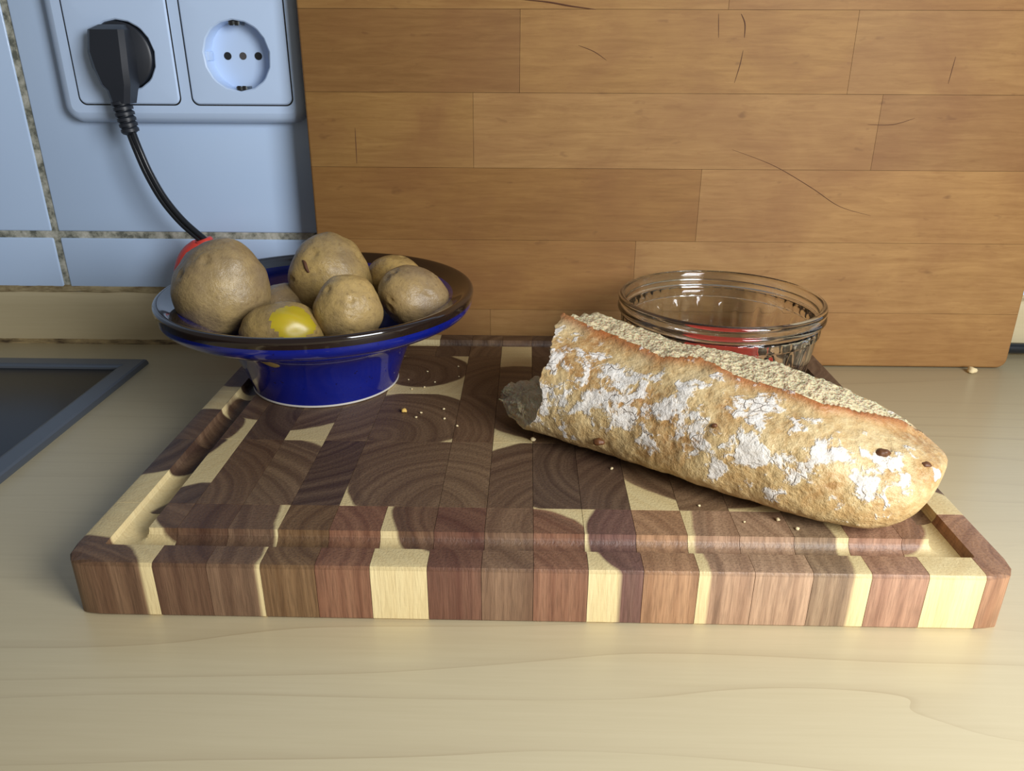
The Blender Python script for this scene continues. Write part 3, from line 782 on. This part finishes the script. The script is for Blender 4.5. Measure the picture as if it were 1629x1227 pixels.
for i in range(NS):
    sb = 1 - (1 - i / (NS - 1)) ** 1.0
    for k in range(NT_):
        deg = 360 * k / NT_
        ed = interp(deg, EDGE) + .012 * noise.noise(Vector((deg * .09, 1, 0))) + .006 * noise.noise(Vector((deg * .5, 3, 0)))
        s = min(1.0, ed * (1 - sb) ** 2 + sb * (1 - 0) if i else ed)
        p, nrm = loaf_point(s, deg)
        rdg, bck = interp(s, RIDGE), interp(s, BACK)
        rdg += 3.2 * noise.noise(Vector((s * 13, 0, 5)))
        fr = min(1, (1 - s) * 9)
        d = .13 * noise.noise(p * .45) + .075 * noise.noise(p * 1.1 + Vector((5, 0, 0))) + .035 * noise.noise(p * 3.0) + .014 * noise.noise(p * 8.0)
        up_f = 1.0 if p.z > T + .5 else max(0, (p.z - T) / .5)
        rg = 0.0
        if rdg <= deg < rdg + 40: rg = math.exp(-((deg - rdg) / 6.0) ** 2); d += .20 * rg * fr
        if bck < deg < rdg:
            q = min(1, (deg - bck) / 8, (rdg - deg) / 3)
            d += (-.16 * q + .10 * noise.noise(p * 2.4) + .09 * noise.noise(p * 5.5)) * fr
        p = p + nrm * d * up_f
        p.z = max(p.z, T + .004)
        lv.append(p); la.append(s); lt_.append(deg); lr.append(min(1, rg * 1.15 * (1 if s < .9 else .3)))
        f1 = math.exp(-((deg - 140) / 34) ** 2) * .115 if deg > 95 else 0
        f2 = math.exp(-((deg - 168) / 13) ** 2) * .05 * (1 if s > .1 else .3)
        lf.append(f1 + f2 - (.10 if deg > 196 else 0) - (.06 if s > .9 else 0) - (.05 if s < .05 else 0) - (.04 if deg < 118 else 0))
crust_f, crumb_f = [], []
for i in range(NS - 1):
    for k in range(NT_):
        k2 = (k + 1) % NT_
        f = (i * NT_ + k, (i + 1) * NT_ + k, (i + 1) * NT_ + k2, i * NT_ + k2)
        s = la[f[0]]; deg = 360 * (k + .5) / NT_
        rdg = interp(s, RIDGE) + 3.2 * noise.noise(Vector((s * 13, 0, 5)))
        (crumb_f if interp(s, BACK) < deg < rdg else crust_f).append(f)
loaf = empty('bread_loaf', Q[0] + ua.x * 7, Q[1] + ua.y * 7, T); tag(loaf, 'half loaf of floury white bread, torn at its left end', 'bread')
def loaf_part(name, fs, mat, extra=None):
    used = sorted({q for f in fs for q in f}); idx = {q: i for i, q in enumerate(used)}
    me = bpy.data.meshes.new(name); me.from_pydata([lv[q] * U for q in used], [], [tuple(idx[q] for q in f) for f in fs]); me.update()
    for nm, arr in (('along', la), ('around', lt_), ('ridge', lr), ('flour', lf)):
        at = me.attributes.new(nm, 'FLOAT', 'POINT'); at.data.foreach_set('value', [arr[q] for q in used])
    return link(name, me, mat, loaf, True, 0)
loaf_part('crust', crust_f, M['crust'])
loaf_part('split_crumb', crumb_f, M['crumb'])['label'] = 'open crumb along the split top'
# torn end: ragged crumb with a tongue that sticks out low at the front
rings = 44
base_loop = lv[:NT_]
cc = sum(base_loop, Vector()) / NT_
tv, tf = [], []
for j in range(rings + 1):
    q = 1 - j / rings
    for k in range(NT_):
        bp = base_loop[k]
        p = cc.lerp(bp, q)
        rel = p - cc
        across, hz = rel.dot(va), p.z - T
        tong = 2.5 * math.exp(-abs((across + 2.0) / 1.6) ** 2.6 - abs((hz - .85) / 1.15) ** 2.6)
        hollow = .55 * math.exp(-((across - .3) / 1.8) ** 2 - ((hz - 2.9) / 1.1) ** 2)
        w_ = 1 - q ** 5
        rough = .42 * noise.noise(p * 1.2) + .36 * noise.noise(p * 2.6) + .22 * noise.noise(p * 6.0) + .10 * noise.noise(p * 12)
        p = p - ua * (tong * w_ - hollow * w_ + rough * min(1, w_ * 2))
        p += va * (.26 * noise.noise(p * 2.6 + Vector((3, 3, 3))) * w_); p.z = max(T + .01, p.z + .24 * noise.noise(p * 2.8) * w_)
        tv.append(tuple(p))
for j in range(rings):
    for k in range(NT_):
        k2 = (k + 1) % NT_; tf.append((j * NT_ + k, j * NT_ + k2, (j + 1) * NT_ + k2, (j + 1) * NT_ + k))
o = pyobj('torn_crumb', tv, tf, M['crumb'], loaf, True, 0); o['label'] = 'ragged torn crumb at the left end'
def loaf_seed(s, deg, r, seed):
    p, nrm = loaf_point(s, deg); rr = random.Random(seed)
    b = bmesh.new(); bmesh.ops.create_icosphere(b, subdivisions=3, radius=r)
    for q in b.verts: q.co = Vector((q.co.x * 1.35, q.co.y, q.co.z * .8)) * (1 + .25 * noise.noise(q.co * 9 + Vector((seed, 0, 0)))) + p + nrm * (.02)
    bmobj('raisin', b, M['seed'], loaf, True, 0)
for s, d_, r, sd in ((.27, 186, .17, 1), (.885, 118, .17, 2), (.965, 112, .13, 3), (.55, 150, .09, 5)): loaf_seed(s, d_, r, sd)

# ------------------------------------------------------------------ crumbs
def crumb(x, y, z, r, mat, label, grp, seed):
    b = bmesh.new(); bmesh.ops.create_icosphere(b, subdivisions=2, radius=r)
    for q in b.verts:
        q.co *= 1 + .5 * noise.noise(q.co * (1.2 / r) + Vector((seed * 3, 0, 0))); q.co.z *= .7
    zm = min(q.co.z for q in b.verts)
    for q in b.verts: q.co = (q.co + Vector((0, 0, -zm))) * U
    me = bpy.data.meshes.new('bread_crumb'); b.to_mesh(me); b.free()
    o = link('bread_crumb', me, mat, None, True, 0); o.location = V(x, y, z); tag(o, label, 'crumb', grp)
M['crumbbit'] = plain('crumb_bit', (226, 206, 160), 0.8); M['crumby'] = plain('yellow_crumb_bit', (216, 178, 92), 0.7)
crumb(9.21, 11.36, T, .13, M['crumby'], 'yellow crumb on the chopping board just right of the blue bowl', None, 1)
crumb(14.95, 8.75, T, .11, M['crumbbit'], 'crumb beside the torn end of the bread', None, 2)
crumb(40.3, 22.1, 0, .26, M['crumbbit'], 'crumb on the worktop at the foot of the leaning board', None, 3)
def onboard(px, py, z):
    d = rt * ((px - 814.5) / F) + up * (-(py - 613.5) / F) + fw; k = (z - CZ) / d.z
    return (CX + d.x * k, CY + d.y * k)
k = 10
for (px, py, r) in ((670, 658, .06), (662, 665, .055), (706, 652, .06), (707, 667, .055), (727, 679, .06), (692, 609, .05), (680, 592, .05), (729, 584, .05), (655, 620, .05), (675, 617, .05),
                    (973, 747, .06), (1237, 829, .075), (1268, 843, .07), (1112, 806, .05), (730, 600, .04), (650, 605, .04), (820, 620, .04), (1184, 832, .045)):
    x, y = onboard(px, py, T); crumb(x, y, T, r, M['crumbbit'], 'tiny pale crumb scattered on the chopping board', 'tiny crumbs on the chopping board', k); k += 1
